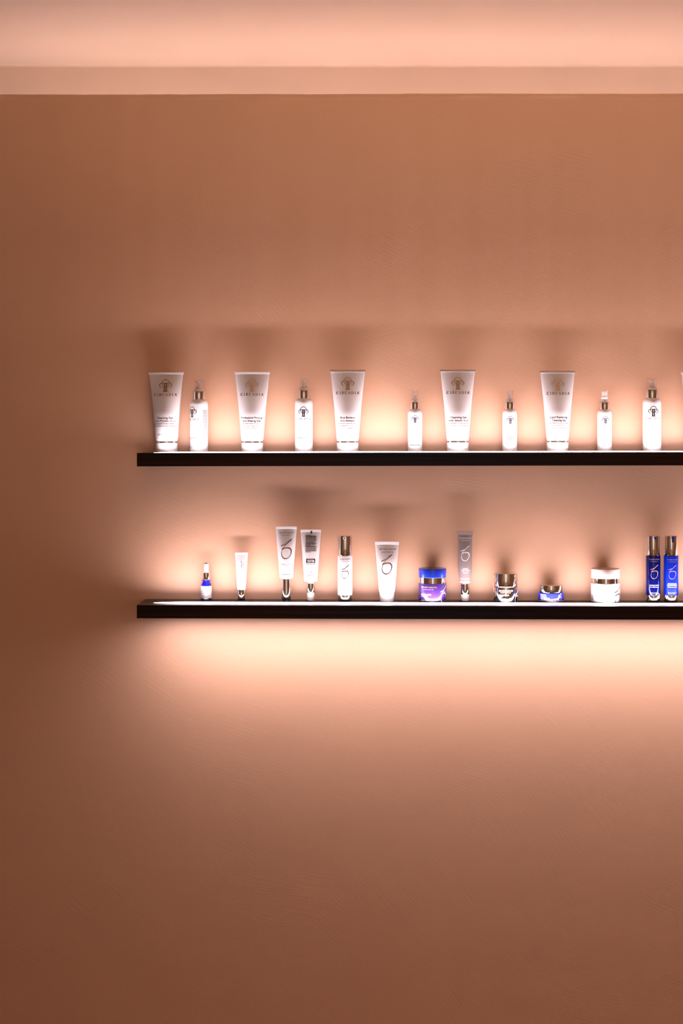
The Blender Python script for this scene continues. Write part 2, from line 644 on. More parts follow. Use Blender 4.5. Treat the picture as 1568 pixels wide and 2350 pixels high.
def text_tris(s, spacing=1.0, bold=0.0):
    key = (s, spacing, bold)
    if key not in _text_cache:
        cu = bpy.data.curves.new('t', 'FONT')
        cu.body = s
        cu.size = 1.0
        cu.resolution_u = 2
        cu.space_character = spacing
        cu.offset = 0.0 if 'M' in s else bold * 0.6
        cu.align_x = 'CENTER'
        ob = bpy.data.objects.new('t', cu)
        me = bpy.data.meshes.new_from_object(ob)
        bm = bmesh.new()
        bm.from_mesh(me)
        bmesh.ops.triangulate(bm, faces=bm.faces[:])
        bmesh.ops.remove_doubles(bm, verts=bm.verts[:], dist=1e-5)
        bm.verts.index_update()
        vs_ = [(v.co.x, v.co.y) for v in bm.verts]
        fs = [tuple(v.index for v in f.verts) for f in bm.faces]
        bm.free()
        bpy.data.objects.remove(ob)
        bpy.data.curves.remove(cu)
        bpy.data.meshes.remove(me)
        _text_cache[key] = (vs_, fs)
    return _text_cache[key]


class Print:
    """collects printed shapes in (u, v) pixels, then wraps them on a surface as one mesh"""

    def __init__(self):
        self.v, self.f = [], []

    def text(self, s, u, v, cap, width=None, spacing=1.0, bold=0.0, vert=0):
        """one centred line; cap = capital height in px; width forces the line's width in px"""
        vs_, fs = text_tris(s, spacing, bold)
        if not vs_:
            return self
        k = cap / 0.70
        x0, x1 = min(p[0] for p in vs_), max(p[0] for p in vs_)
        kx = width / (x1 - x0) if width else k
        cx = (x0 + x1) / 2
        n = len(self.v)
        for x, y in vs_:
            a, b = (x - cx) * kx, y * k
            if vert:
                a, b = b * -vert, a * vert
            self.v.append((u + a, v + b))
        self.f += [tuple(i + n for i in f) for f in fs]
        return self

    def rect(self, u0, u1, v0, v1):
        m = max(1, int(abs(u1 - u0) / 2.0))
        for i in range(m):
            a, b = u0 + (u1 - u0) * i / m, u0 + (u1 - u0) * (i + 1) / m
            n = len(self.v)
            self.v += [(a, v0), (b, v0), (b, v1), (a, v1)]
            self.f.append((n, n + 1, n + 2, n + 3))
        return self

    def microtext(self, u0, v0, width, h, seed, last=1.0):
        """one line too small to read: word-long dashes"""
        rnd = random.Random(seed)
        x = u0
        end = u0 + width * last
        while x < end - 0.6:
            wd = min(rnd.uniform(1.2, 4.2), end - x)
            self.rect(x, x + wd, v0, v0 + h)
            x += wd + 0.55
        return self

    def ribbon(self, pts, wds, du=0.0, dv=0.0, sc=1.0, closed=False, steps=6):
        """smooth stroke through pts (Catmull-Rom), width interpolated"""
        P = [Vector((p[0], p[1])) for p in pts]
        n = len(P)
        Q, Wd = [], []
        segs = n if closed else n - 1
        for i in range(segs):
            p1, p2 = P[i], P[(i + 1) % n]
            p0 = P[(i - 1) % n] if (closed or i > 0) else p1
            p3 = P[(i + 2) % n] if (closed or i + 2 < n) else p2
            for k in range(steps):
                t = k / steps
                Q.append(0.5 * ((2 * p1) + (p2 - p0) * t + (2 * p0 - 5 * p1 + 4 * p2 - p3) * t * t + (3 * p1 - p0 - 3 * p2 + p3) * t ** 3))
                Wd.append(wds[i % len(wds)] * (1 - t) + wds[(i + 1) % len(wds)] * t)
        if not closed:
            Q.append(P[-1]); Wd.append(wds[(n - 1) % len(wds)])
        b = len(self.v)
        m = len(Q)
        for i in range(m):
            d = (Q[(i + 1) % m] - Q[i - 1]) if closed else (Q[min(i + 1, m - 1)] - Q[max(i - 1, 0)])
            d = d.normalized() if d.length > 1e-9 else Vector((1, 0))
            nn = Vector((-d.y, d.x)) * Wd[i] / 2
            for sg in (1, -1):
                q = Q[i] + nn * sg
                self.v.append((du + q.x * sc, dv + q.y * sc))
        for i in range(m if closed else m - 1):
            j = (i + 1) % m
            self.f.append((b + 2 * i, b + 2 * j, b + 2 * j + 1, b + 2 * i + 1))
        return self

    def make(self, name, surf, mat, parent, off=0.16):
        # split long edges so the print follows the curve
        bm = bmesh.new()
        vv = [bm.verts.new((a, b, 0)) for a, b in self.v]
        for f in self.f:
            try:
                bm.faces.new([vv[i] for i in f])
            except ValueError:
                pass
        for _ in range(2):
            es = [e for e in bm.edges if abs(e.verts[0].co.x - e.verts[1].co.x) > 2.6]
            if not es:
                break
            bmesh.ops.subdivide_edges(bm, edges=es, cuts=1)
        bmesh.ops.triangulate(bm, faces=bm.faces[:])
        bm.verts.index_update()
        verts = [surf(v.co.x, v.co.y, off) for v in bm.verts]
        faces = [tuple(v.index for v in f.verts) for f in bm.faces]
        bm.free()
        return flat_obj(name, verts, faces, mat, parent)


def arc(cx, cy, r, a0, a1, n=10, ry=None):
    ry = r if ry is None else ry
    return [(cx + r * math.cos(math.radians(a0 + (a1 - a0) * i / n)), cy + ry * math.sin(math.radians(a0 + (a1 - a0) * i / n))) for i in range(n + 1)]


def tree_emblem(p, u, v, sc, bold=1.0):
    """round-crowned tree whose trunk is a fluted column; 28 px wide at sc=1, v = foot of the column"""
    wd = 1.15 * bold
    p.ribbon(arc(0, 19.6, 8.6, 0, 360, 24)[:-1], [wd], u, v, sc, closed=True, steps=2)
    for s in (-1, 1):
        p.ribbon([(s * 0.5, 20.0), (s * 5, 20.0), (s * 9.6, 19.9), (s * 12.6, 18.3), (s * 14.0, 15.2), (s * 13.0, 12.0), (s * 10.4, 10.0), (s * 6.6, 9.6)],
                 [wd * 0.8, wd * 0.8, wd, wd * 1.3, wd * 1.35, wd * 1.1, wd * 0.8, wd * 0.4], u, v, sc, steps=4)
    # capital, two flutes, foot
    p.rect(u - 5.0 * sc, u + 5.0 * sc, v + 18.4 * sc, v + 20.4 * sc)
    p.rect(u - 3.9 * sc, u - 1.1 * sc, v + 2.0 * sc, v + 18.4 * sc)
    p.rect(u + 1.1 * sc, u + 3.9 * sc, v + 2.0 * sc, v + 18.4 * sc)
    p.rect(u - 0.35 * sc, u + 0.35 * sc, v + 2.0 * sc, v + 18.4 * sc)
    p.rect(u - 4.6 * sc, u + 4.6 * sc, v + 1.0 * sc, v + 2.0 * sc)
    p.rect(u - 5.6 * sc, u + 5.6 * sc, v, v + 1.0 * sc)
    return p


_SERIF = {  # strokes on a unit-high letter: (points, widths), and advance width
    'C': ([(arc(0.45, 0.5, 0.42, 48, 312, 10, 0.47), [0.06, 0.09, 0.12, 0.14, 0.15, 0.15, 0.15, 0.14, 0.12, 0.09, 0.06]), ([(0.74, 0.62), (0.74, 0.88)], [0.06])], 0.86),
    'I': ([([(0.2, 0.03), (0.2, 0.97)], [0.14]), ([(0.05, 0.02), (0.35, 0.02)], [0.06]), ([(0.05, 0.98), (0.35, 0.98)], [0.06])], 0.40),
    'R': ([([(0.18, 0.03), (0.18, 0.97)], [0.14]), ([(0.03, 0.02), (0.33, 0.02)], [0.06]), ([(0.03, 0.98), (0.40, 0.98), (0.60, 0.86), (0.60, 0.64), (0.40, 0.52), (0.18, 0.50)], [0.06, 0.07, 0.13, 0.13, 0.07, 0.06]),
           ([(0.38, 0.50), (0.56, 0.22), (0.78, 0.02)], [0.12, 0.14, 0.08])], 0.78),
    'A': ([([(0.10, 0.02), (0.42, 0.99)], [0.06]), ([(0.42, 0.99), (0.74, 0.02)], [0.15]), ([(0.20, 0.34), (0.62, 0.34)], [0.06]), ([(0.0, 0.02), (0.22, 0.02)], [0.06]), ([(0.60, 0.02), (0.86, 0.02)], [0.06])], 0.86),
    'D': ([([(0.18, 0.03), (0.18, 0.97)], [0.14]), ([(0.03, 0.98), (0.40, 0.98), (0.70, 0.80), (0.80, 0.50), (0.70, 0.20), (0.40, 0.02), (0.03, 0.02)], [0.06, 0.07, 0.12, 0.15, 0.12, 0.07, 0.06])], 0.90),
}


def serif_word(p, word, u, v, h, width, weight=1.3):
    adv = [_SERIF[c][1] for c in word]
    tot = sum(adv)
    gap = (width / h - tot) / (len(word) - 1)
    x = u - width / 2
    for c, a in zip(word, adv):
        for pts, wds in _SERIF[c][0]:
            p.ribbon(pts, [q * weight for q in wds], x, v, h, steps=3)
        x += (a + gap) * h
    # registered mark
    p.ribbon(arc(0, 0, 0.09, 0, 360, 8)[:-1], [0.05], x - gap * h + 0.5 * h * 0.2, v + 0.92 * h, h, closed=True, steps=1)
    return p


def swash_emblem(p, u, v, sc, bold=1.0):
    """brush-drawn monogram: a slanted stroke crossing into an open loop; about 25 x 45 px at sc=1 (origin = centre)"""
    q = lambda x, y: ((x - 500.0) / 8.71, (610.0 - y) / 8.71)
    b = bold
    p.ribbon([q(392, 556), q(430, 536), q(470, 520), q(492, 508)], [1.3 * b, 1.5 * b, 1.2 * b, 0.5 * b], u, v, sc)
    p.ribbon([q(612, 416), q(575, 446), q(530, 484), q(485, 530), q(440, 580), q(412, 615)], [1.0 * b, 1.7 * b, 1.5 * b, 0.9 * b, 0.7 * b, 0.9 * b], u, v, sc)
    p.ribbon([q(412, 617), q(455, 598), q(510, 586), q(560, 592), q(592, 620), q(598, 668), q(582, 728), q(548, 776), q(500, 800), q(452, 792),
              q(416, 752), q(406, 700), q(414, 650), q(434, 606)],
             [1.2 * b, 1.5 * b, 1.7 * b, 2.1 * b, 2.0 * b, 1.5 * b, 1.0 * b, 0.9 * b, 1.3 * b, 1.6 * b, 1.3 * b, 0.9 * b, 0.7 * b, 0.5 * b], u, v, sc, steps=5)
    return p


# ------------------------------------------------------------------ upper shelf: big white tubes
def big_tube(px, top, label, lines, small, rotz=0.0, roty=0.0, foil='foil', seal=0):
    H = 1038.4 - top - (px - 313) * 0.0006
    t = thing('cream_tube', label, 'tube', place(px, 0.0262, False), 'big white tubes on the upper shelf', rotz, roty)
    vb, vc = 29.5, H - 4.8                      # body foot, crimp foot
    atab = [(vb - 1.5, 23.6), (vb, 25.3), (vb + 4, 25.9), (vc * 0.5 + vb * 0.5, 31.6), (vc, 39.2), (H, 39.8)]
    btab = [(vb - 1.5, 23.6), (vb, 25.3), (vb + 4, 25.5), (vb + 32, 25.2), (vb + 60, 22.6), (vb + 108, 12.2), (vc, 1.1), (H, 1.1)]
    n = 26
    vs_ = [vb - 1.5, vb, vb + 1.5, vb + 4] + [vb + 4 + (vc - vb - 4) * i / n for i in range(1, n + 1)]
    loft('body', atab, btab, vs_, M['white'], t)
    # flat welded seal across the top, a hair wider, with fine ridges
    bm = bmesh.new()
    prof = []
    nr = 6
    for i in range(nr + 1):
        z = vc + (H - vc) * i / nr
        prof.append((1.35 + (0.22 if i % 2 else 0.0), z) if not seal else (2.0 - 1.5 * i / nr, z))
    a_ = 39.9
    for sx in (-1, 1):
        pass
    rows = []
    for x, k in ((-a_ - 0.9, 0.75), (-a_ + 0.4, 1.0), (-20, 1.0), (0, 1.0), (20, 1.0), (a_ - 0.4, 1.0), (a_ + 0.9, 0.75)):
        ring = [bm.verts.new((x * S, -y * k * S, z * S)) for y, z in prof] + [bm.verts.new((x * S, y * k * S, z * S)) for y, z in reversed(prof)]
        rows.append(ring)
    for a, b in zip(rows, rows[1:]):
        m = len(a)
        for i in range(m):
            bm.faces.new((a[i], b[i], b[(i + 1) % m], a[(i + 1) % m]))
    bm.faces.new(list(reversed(rows[0]))); bm.faces.new(rows[-1])
    mesh_obj('crimp_seal', bm, M['white'], t)
    lathe('foil_ring', [(0, 22.0), (24.7, 22.0), (24.7, 25.6), (0, 25.6)], M['silver'], t)
    lathe('shoulder', rcyl(24.6, 25.6, 29.0, 0.8), M['white'], t)
    cap = lathe('cap', [(0, 0), (24.0, 0), (24.6, 0.6), (24.6, 7.0), (24.2, 7.4), (24.2, 7.9), (24.9, 8.3), (24.9, 20.9), (24.4, 22.0), (0, 22.0)], M['cap'], t)
    # moulded thumb lip of the flip lid: a curved ridge on the front
    bm = bmesh.new()
    rings = []
    for i in range(13):
        f = -1 + 2 * i / 12
        u = f * 14.5
        v = 1.6 + 5.2 * f * f
        th = u / 24.6
        cx_, cy_ = 24.4 * math.sin(th), -24.4 * math.cos(th)
        rr = 1.15 * (1 - 0.55 * abs(f))
        rings.append([bm.verts.new(((cx_ + rr * math.cos(a) * math.sin(th)) * S, (cy_ - rr * math.cos(a) * math.cos(th)) * S, (v + rr * math.sin(a)) * S)) for a in [2 * math.pi * k / 8 for k in range(8)]])
    for a, b in zip(rings, rings[1:]):
        for k in range(8):
            bm.faces.new((a[k], b[k], b[(k + 1) % 8], a[(k + 1) % 8]))
    bm.faces.new(rings[0]); bm.faces.new(list(reversed(rings[-1])))
    mesh_obj('thumb_lip', bm, M['cap'], cap)
    sf = Wedge(atab, btab)
    k = H / 184.5
    tree_emblem(Print(), 0, 139.5 * k, 1.0).make('emblem', sf, M[foil], t, 0.22)
    serif_word(Print(), 'CIRCADIA', 0, 129.6 * k, 6.0, 52).make('brand_lettering', sf, M['foil'], t, 0.22)
    p = Print()
    v = 77.0
    for i, (s, wd, cp, bo) in enumerate(lines):
        p.text(s, 0, v, cp, wd, bold=bo)
        v -= 6.9
    p.make('product_lettering', sf, M['ink'], t, 0.2)
    p = Print()
    v += 1.3
    for s, wd in small:
        p.text(s, 0, v, 3.4, wd)
        v -= 5.3
    p.text('200 mL / 6.7 fl oz', 0, 39.5, 3.4, 33, spacing=1.1)
    p.make('fine_lettering', sf, M['ink_soft'], t, 0.2)
    return t


T_LAB = 'big white tube standing on its cap, '
B = 0.022
big_tube(382.8, 854.2, T_LAB + 'printed cleansing gel with mandelic acid, leftmost',
         [('Cleansing Gel', 36.5, 4.4, B), ('with Mandelic Acid', 46, 4.4, B)],
         [("Gel nettoyant à l'acide mandélique", 52), ('Gel limpiador con ácido mandélico', 52)], rotz=-0.06, roty=-0.007)
big_tube(579.3, 853.4, T_LAB + 'printed professional firming and shaping gel',
         [('Professional Firming', 47.5, 4.4, B), ('and Shaping Gel', 40, 4.4, B)],
         [('Gel Raffermissant et Sculptant', 43), ('de Qualité Professionnelle', 36), ('Gel Profesional Reafirmante', 50)], foil='foil_faint')
big_tube(798.3, 848.8, T_LAB + 'printed blue bamboo body exfoliator',
         [('Blue Bamboo', 34, 4.4, B), ('Body Exfoliator', 33, 4.0, B)],
         [('Exfoliant pour le corps', 42), ('Exfoliante corporal', 36), ('Körperpeeling', 28)], rotz=0.02, seal=1)
big_tube(1050.8, 848.6, T_LAB + 'printed cleansing gel with salicylic acid',
         [('Cleansing Gel', 36.5, 4.4, B), ('with Salicylic Acid', 44, 4.4, B)],
         [("Gel nettoyant à l'acide salicylique", 50), ('Gel limpiador con ácido salicílico', 46)], rotz=0.03, seal=1)
big_tube(1280.0, 851.5, T_LAB + 'printed lipid replacing cleansing gel',
         [('Lipid Replacing', 39, 4.4, B), ('Cleansing Gel', 31, 4.4, B)],
         [('Gel nettoyant pour le visage', 43), ('Gel limpiador facial', 32), ('Gesichtsreinigungsgel', 35)], rotz=0.02, foil='foil_faint', seal=1)
big_tube(1604.0, 855.0, 'big white tube cut off by the right edge of the picture, on upper shelf', [], [])


# ------------------------------------------------------------------ upper shelf: spray bottles
def spray(px, label, R, h_sh, col_r, col_z0, col_z1, top, em_v, em_s, word_v, word_w, group, rot=0.0, purple=False, slanted=False, t=0.026, fine=None):
    o = thing('spray_bottle', label, 'bottle', place(px, t, False), group, rot)
    prof = [(0, 0), (R - 2.4, 0), (R - 1.0, 0.5), (R - 0.2, 1.8), (R, 3.5), (R, h_sh - 10)]
    for k in range(1, 9):                                   # rounded shoulder up to the neck
        a = math.pi / 2 * k / 8
        prof.append((col_r - 1.2 + (R - col_r + 1.2) * math.cos(a), h_sh - 10 + 13 * math.sin(a)))
    prof += [(col_r - 1.4, col_z0 + 0.2), (0, col_z0 + 0.2)]
    lathe('body', prof, M['bottle'], o)
    lathe('collar', rcyl(col_r, col_z0, col_z1, 0.5), M['chrome'], o)
    nr = col_r * 0.70
    zt = col_z1
    # pump base tapering out of the collar, flange, actuator with its nozzle hole
    lathe('pump_base', [(0, zt), (col_r * 0.92, zt), (col_r * 0.84, zt + 2.5), (nr * 0.72, zt + 7.0), (nr * 0.72, zt + 8.2), (0, zt + 8.2)], M['nozzle'], o)
    if slanted:
        a = lathe('actuator', [(0, zt + 8.2), (nr, zt + 8.2), (nr, zt + 13.4), (nr * 0.88, zt + 13.8), (nr * 0.88, top - 1.4), (nr * 0.80, top), (0, top)], M['nozzle'], o)
        me = a.data
        for v in me.vertices:
            if v.co.z > (top - 3) * S:
                v.co.z += v.co.x * 0.22
        lathe('flange', rcyl(nr * 1.06, zt + 8.4, zt + 11.4, 0.6), M['nozzle'], o)
    else:
        lathe('actuator', [(0, zt + 8.2), (nr * 0.62, zt + 8.2), (nr * 0.50, zt + 11), (nr * 0.46, zt + 18), (nr * 0.62, zt + 19), (nr * 0.62, top - 4.0), (0, top - 4.0)], M['nozzle'], o)
        # clear dust cap over the actuator: hollow shell with a thicker rim
        R1, R0 = nr * 1.02, nr * 0.88
        lathe('overcap', [(R0, zt + 1.5), (R1 + 0.7, zt + 1.5), (R1 + 0.7, zt + 3.2), (R1, zt + 3.6), (R1 * 0.97, top - 1.2), (R1 * 0.9, top), (0, top),
                          (0, top - 1.5), (R0 * 0.92, top - 1.6), (R0, zt + 3.4), (R0, zt + 1.5)], M['clear_thin'], o)
    sf = Cyl([(0, R), (h_sh, R)])
    ink = M['ink_purple'] if purple or R < 18 else M['ink']
    tree_emblem(Print(), 0, em_v, em_s, 1.25).make('emblem', sf, ink, o)
    serif_word(Print(), 'CIRCADIA', 0, word_v, 4.6 if R > 18 else 3.4, word_w).make('brand_lettering', sf, M['ink_soft'], o)
    p = Print()
    p.microtext(-13 if R > 18 else -9, 33, 26 if R > 18 else 18, 1.5, px, 0.95)
    p.microtext(-13 if R > 18 else -9, 29, 26 if R > 18 else 18, 1.3, px + 1, 0.9)
    if fine == 'side':                                       # turned bottle: block of small print coming round from its side
        for k in range(22):
            p.microtext(24 + 3, 96 - k * 2.6, 15, 1.0, k)
        for k in range(6):
            p.microtext(-12, 24 - k * 2.6, 20, 0.9, 50 + k, 0.8)
    p.make('fine_lettering', sf, M['ink_soft'], o)
    if purple:
        p = Print()
        p.text('MICRO-EXFOLIATING', 0, 18.4, 2.2, 30, bold=0.03)
        p.rect(-14, 14, 15.4, 16.6)
        p.make('product_lettering', sf, M['ink_purple'], o)
    return o


G1, G2 = 'tall spray bottles on the upper shelf', 'short spray bottles on the upper shelf'
zs = lambda y, px: 1038.4 - (px - 313) * 0.0008 - y
spray(457.0, 'tall white spray bottle turned to its left, beside the leftmost big tube', 20.5, zs(919.5, 457), 13.8, zs(917, 457), zs(897.7, 457), zs(871.3, 457), zs(957.8, 457), 0.86, zs(965, 457), 34, G1, rot=-0.78, fine='side')
spray(697.6, 'tall white spray bottle between firming gel tube and bamboo exfoliator tube', 20.5, zs(917.5, 697), 12.7, zs(915, 697), zs(895.5, 697), zs(868, 697), zs(956.8, 697), 0.80, zs(963.6, 697), 35, G1)
spray(952.7, 'short white spray bottle with purple line of print near its foot', 16.6, zs(942, 952), 10.2, zs(939.5, 952), zs(923, 952), zs(894, 952), zs(971, 952), 0.60, zs(977, 952), 25, G2, purple=True, t=0.022)
spray(1170.2, 'short white spray bottle with clear cap between salicylic and lipid replacing tubes', 16.8, zs(942, 1170), 11.0, zs(939.5, 1170), zs(923, 1170), zs(895, 1170), zs(972.6, 1170), 0.60, zs(978, 1170), 27, G2, t=0.022)
spray(1387.7, 'short white spray bottle with bare slanted pump top, right of lipid replacing tube', 16.8, zs(943, 1387), 11.0, zs(940.5, 1387), zs(924, 1387), zs(897, 1387), zs(972.5, 1387), 0.58, zs(978, 1387), 27, G2, slanted=True, t=0.022)
spray(1496.6, 'tall white spray bottle, rightmost whole bottle on upper shelf', 21.0, zs(917.5, 1496), 14.0, zs(915, 1496), zs(895, 1496), zs(868, 1496), zs(956.8, 1496), 0.82, zs(963.6, 1496), 36, G1)

# ------------------------------------------------------------------ lower shelf
BASE = lambda px: 1378.2 + (px - 315) * 0.0029


def zl(y, px):
    return BASE(px) - y


def small_tube(px, label, top, crimp, vb_y, wtop, wbot, mat, rotz=0.0, t=0.026, straight=False, name='cream_tube'):
    """soft tube standing on its cap: returns (thing, surface, foot height, top height)"""
    o = thing(name, label, 'tube', place(px, t, True), 'small tubes on the lower shelf', rotz)
    H, vc, vb = zl(top, px), zl(crimp, px), zl(vb_y, px)
    a1, a0 = wtop / 2, wbot / 2
    L = vc - vb
    if straight:
        atab = [(vb, a0 * 0.97), (vb + 1.5, a0), (vb + L * 0.12, a0 + (a1 - a0) * 0.40), (vb + L * 0.30, a0 + (a1 - a0) * 0.80), (vb + L * 0.5, a1 * 0.97), (vc - 0.5, a1 * 0.985), (vc, a1 * 1.06), (H, a1 * 1.07)]
    else:
        atab = [(vb, a0 * 0.95), (vb + 1.5, a0), (vb + L * 0.5, (a0 + a1) / 2), (vc, a1), (H, a1 + 0.4)]
    btab = [(vb, a0 * 0.95), (vb + 1.5, a0), (vb + L * 0.33, a0 * 0.95), (vb + L * 0.68, a0 * 0.62), (vc, 1.0), (H, 1.0)]
    n = 20
    vs_ = [vb, vb + 0.8, vb + 1.5] + [vb + 1.5 + (L - 1.5) * i / n for i in range(1, n + 1)]
    loft('body', atab, btab, vs_, mat, o, 56)
    a = interp(atab, H)
    mesh_obj('crimp_seal', box_bm(-a * S, a * S, -1.25 * S, 1.25 * S, (vc - 0.3) * S, H * S, 0.3 * S), mat, o, False)
    return o, Wedge(atab, btab), vb, H


def step_cap(o, px, r, top_y, seam_y, flange):
    """shiny two-step cap with a rounded lower half and a clear foot disc"""
    h, s = zl(top_y, px), zl(seam_y, px)
    lathe('neck', rcyl(r * 0.74, h - 0.5, h + 3.2, 0.4), M['white'], o, 40)
    lathe('cap', rcyl(r, s, h, 0.7), M['chrome'], o, 40)
    lathe('cap_dome', [(0, 0.8), (r * 0.55, 0.8), (r * 0.74, 1.8), (r * 0.86, 4.0), (r * 0.92, 7.0), (r * 0.93, s), (0, s)], M['cap'], o, 40)
    lathe('foot_disc', rcyl(flange, 0, 1.2, 0.4), M['clear'], o, 40)


# 1 dropper bottle
px = 473.6
o = thing('dropper_bottle', 'tiny cobalt blue dropper bottle with white rubber bulb and paper label', 'bottle', place(px, 0.0165, True))
R = 12.3
lathe('glass_body', [(0, 0.4), (R - 1, 0.4), (R, 1.4), (R, 33.5), (R - 0.6, 36.0), (R - 2.2, 39.6), (8.6, 42.6), (8.2, 43.6), (8.6, 44.4), (9.8, 45.4), (9.8, 46.6), (8.0, 47.4), (0, 47.4)], M['blue_glass'], o, 48)
lathe('base_ring', [(0, 0), (R + 0.15, 0), (R + 0.25, 0.6), (R + 0.25, 3.0), (R + 0.1, 3.4), (0, 3.4)], M['black'], o, 48)
lathe('paper_label', [(R - 0.5, 5.0), (R + 0.22, 5.0), (R + 0.22, 33.0), (R - 0.5, 33.0)], M['label'], o, 48)
lathe('collar', rcyl(8.6, 47.2, 63.0, 0.5), M['chrome'], o, 40)
bulb = [(0, 63.0), (8.0, 63.0), (7.6, 64.6), (6.2, 66.8), (5.9, 68.0), (5.7, 82.0)]
for k in range(1, 6):
    a = math.pi / 2 * k / 5
    bulb.append((5.7 * math.cos(a), 82.0 + 4.2 * math.sin(a)))
lathe('rubber_bulb', bulb, M['bottle'], o, 40)
p = Print()
p.text('OSSENTIAL', -2, 28.4, 2.2, 15).text('GROWTH', -3, 24.2, 2.8, 13, bold=0.03)
for k in range(7):
    p.microtext(-13.5, 21.0 - k * 2.4, 16, 1.1, k, 0.7 + 0.3 * ((k * 37) % 10) / 10)
p.make('label_print', Cyl([(0, R + 0.22), (50, R + 0.22)], -0.25), M['ink'], o)

# 2 small white tube with vertical print
px = 554.3
o, sf, vb, H = small_tube(px, 'slim small white tube with print running vertically, right of dropper bottle', 1268.8, 1273.6, 1354.0, 29.5, 20.4, M['white'], t=0.018)
lathe('cap', [(0, 0), (7.0, 0), (8.2, 1.2), (8.7, 4), (8.9, 12), (8.9, vb - 0.6), (8.5, vb), (0, vb)], M['chrome'], o, 40)
p = Print()
p.text('ZO SKIN HEALTH', -0.8, H - 36.0, 2.6, 34, vert=-1).text('BY ZEIN OBAGI', 3.6, H - 36.5, 1.7, 24, vert=-1)
p.make('brand_lettering', sf, M['foil_soft'], o)


def brand_lines(o, sf, u, v, w1, mat, cap=2.6):
    p = Print()
    p.text('ZO SKIN HEALTH', u, v, cap, w1, bold=0.01).text('BY ZEIN OBAGI MD', u, v - cap * 2.0, cap * 0.68, w1 * 0.72, bold=0.01)
    return p.make('brand_lettering', sf, mat, o)


# 3 white tube on a long silver cap
px = 657.4
o, sf, vb, H = small_tube(px, 'white tube with large swirled monogram on a long silver cap', 1208.3, 1214.0, 1327.0, 47.4, 31.6, M['white'], rotz=0.02)
lathe('cap', [(0, 0.8), (8.6, 0.8), (9.8, 2.0), (10.8, 6.5), (11.3, 13), (11.4, 24), (10.3, 46), (10.2, vb - 0.4), (9.9, vb), (0, vb)], M['chrome'], o, 48)
lathe('foot_disc', rcyl(12.6, 0, 1.1, 0.4), M['clear'], o, 40)
brand_lines(o, sf, 0, zl(1224.3, px), 33, M['foil_dark'])
swash_emblem(Print(), 0.2, zl(1260, px), 1.0, 1.1).make('emblem', sf, M['foil_dark'], o, 0.2)
p = Print()
p.text('RETINOL + BLEMISH', 0, zl(1295.4, px), 2.0, 25, bold=0.01).text('COMPLEX', 0, zl(1298.8, px), 2.0, 14, bold=0.01).microtext(-10, zl(1318.4, px), 20, 1.0, 5)
p.make('product_lettering', sf, M['ink_soft'], o)

# 4 white tube seen from its back, with the tester stamp
px = 713.4
o, sf, vb, H = small_tube(px, 'white tube showing its back print and brown tester stamp, on a stepped silver cap', 1215.5, 1220.6, 1334.0, 46.6, 31.0, M['white'])
step_cap(o, px, 9.2, 1338.5, 1360.0, 12.4)
p = Print()
p.rect(-0.2, 3.2, zl(1224.8, px), zl(1218.8, px))
p.make('eye_mark', lambda u, v, off: ((u) * S, (-interp(sf.btab, min(v, H - 5.6)) - 0.45) * S if v < H - 5.4 else -1.5 * S, v * S), M['black'], o)
p = Print()
rnd = random.Random(3)
for k in range(18):
    h = 1.7 if k in (1, 2, 9, 11) else 1.15
    p.microtext(-11.5, zl(1229.5 + k * 2.22, px), 26.5, h, 100 + k, (0.45 if k in (0, 10, 17) else rnd.uniform(0.84, 1.0)))
p.make('fine_lettering', sf, M['ink'], o)
p = Print()
p.rect(-10.2, 10.6, zl(1294.0, px), zl(1293.2, px)).rect(-10.2, 10.6, zl(1282.8, px), zl(1282.0, px)).rect(-10.2, -9.4, zl(1293.2, px), zl(1282.8, px)).rect(9.8, 10.6, zl(1293.2, px), zl(1282.8, px))
p.rect(-9.4, 9.8, zl(1290.8, px), zl(1282.8, px))
p.make('stamp', sf, M['foil_dark'], o, 0.14)
p = Print()
p.text('TESTER', 0.4, zl(1289.4, px), 4.9, 17.6, bold=0.012)
p.microtext(-8.4, zl(1292.9, px), 17, 1.2, 8)
p.make('stamp_lettering', sf, M['white_ink'], o, 0.32)
p = Print()
for cx_ in (-6.8, 1.2):
    p.ribbon(arc(cx_, zl(1310.4, px), 2.9, 20, 250, 8), [0.6], steps=2)
p.rect(0.2, 2.0, zl(1313.2, px), zl(1311.2, px))
for k in range(4):
    p.microtext(-9.5, zl(1317.0 + k * 2.1, px), 21, 0.8, 30 + k, 0.9)
p.make('recycling_marks', sf, M['ink_soft'], o)


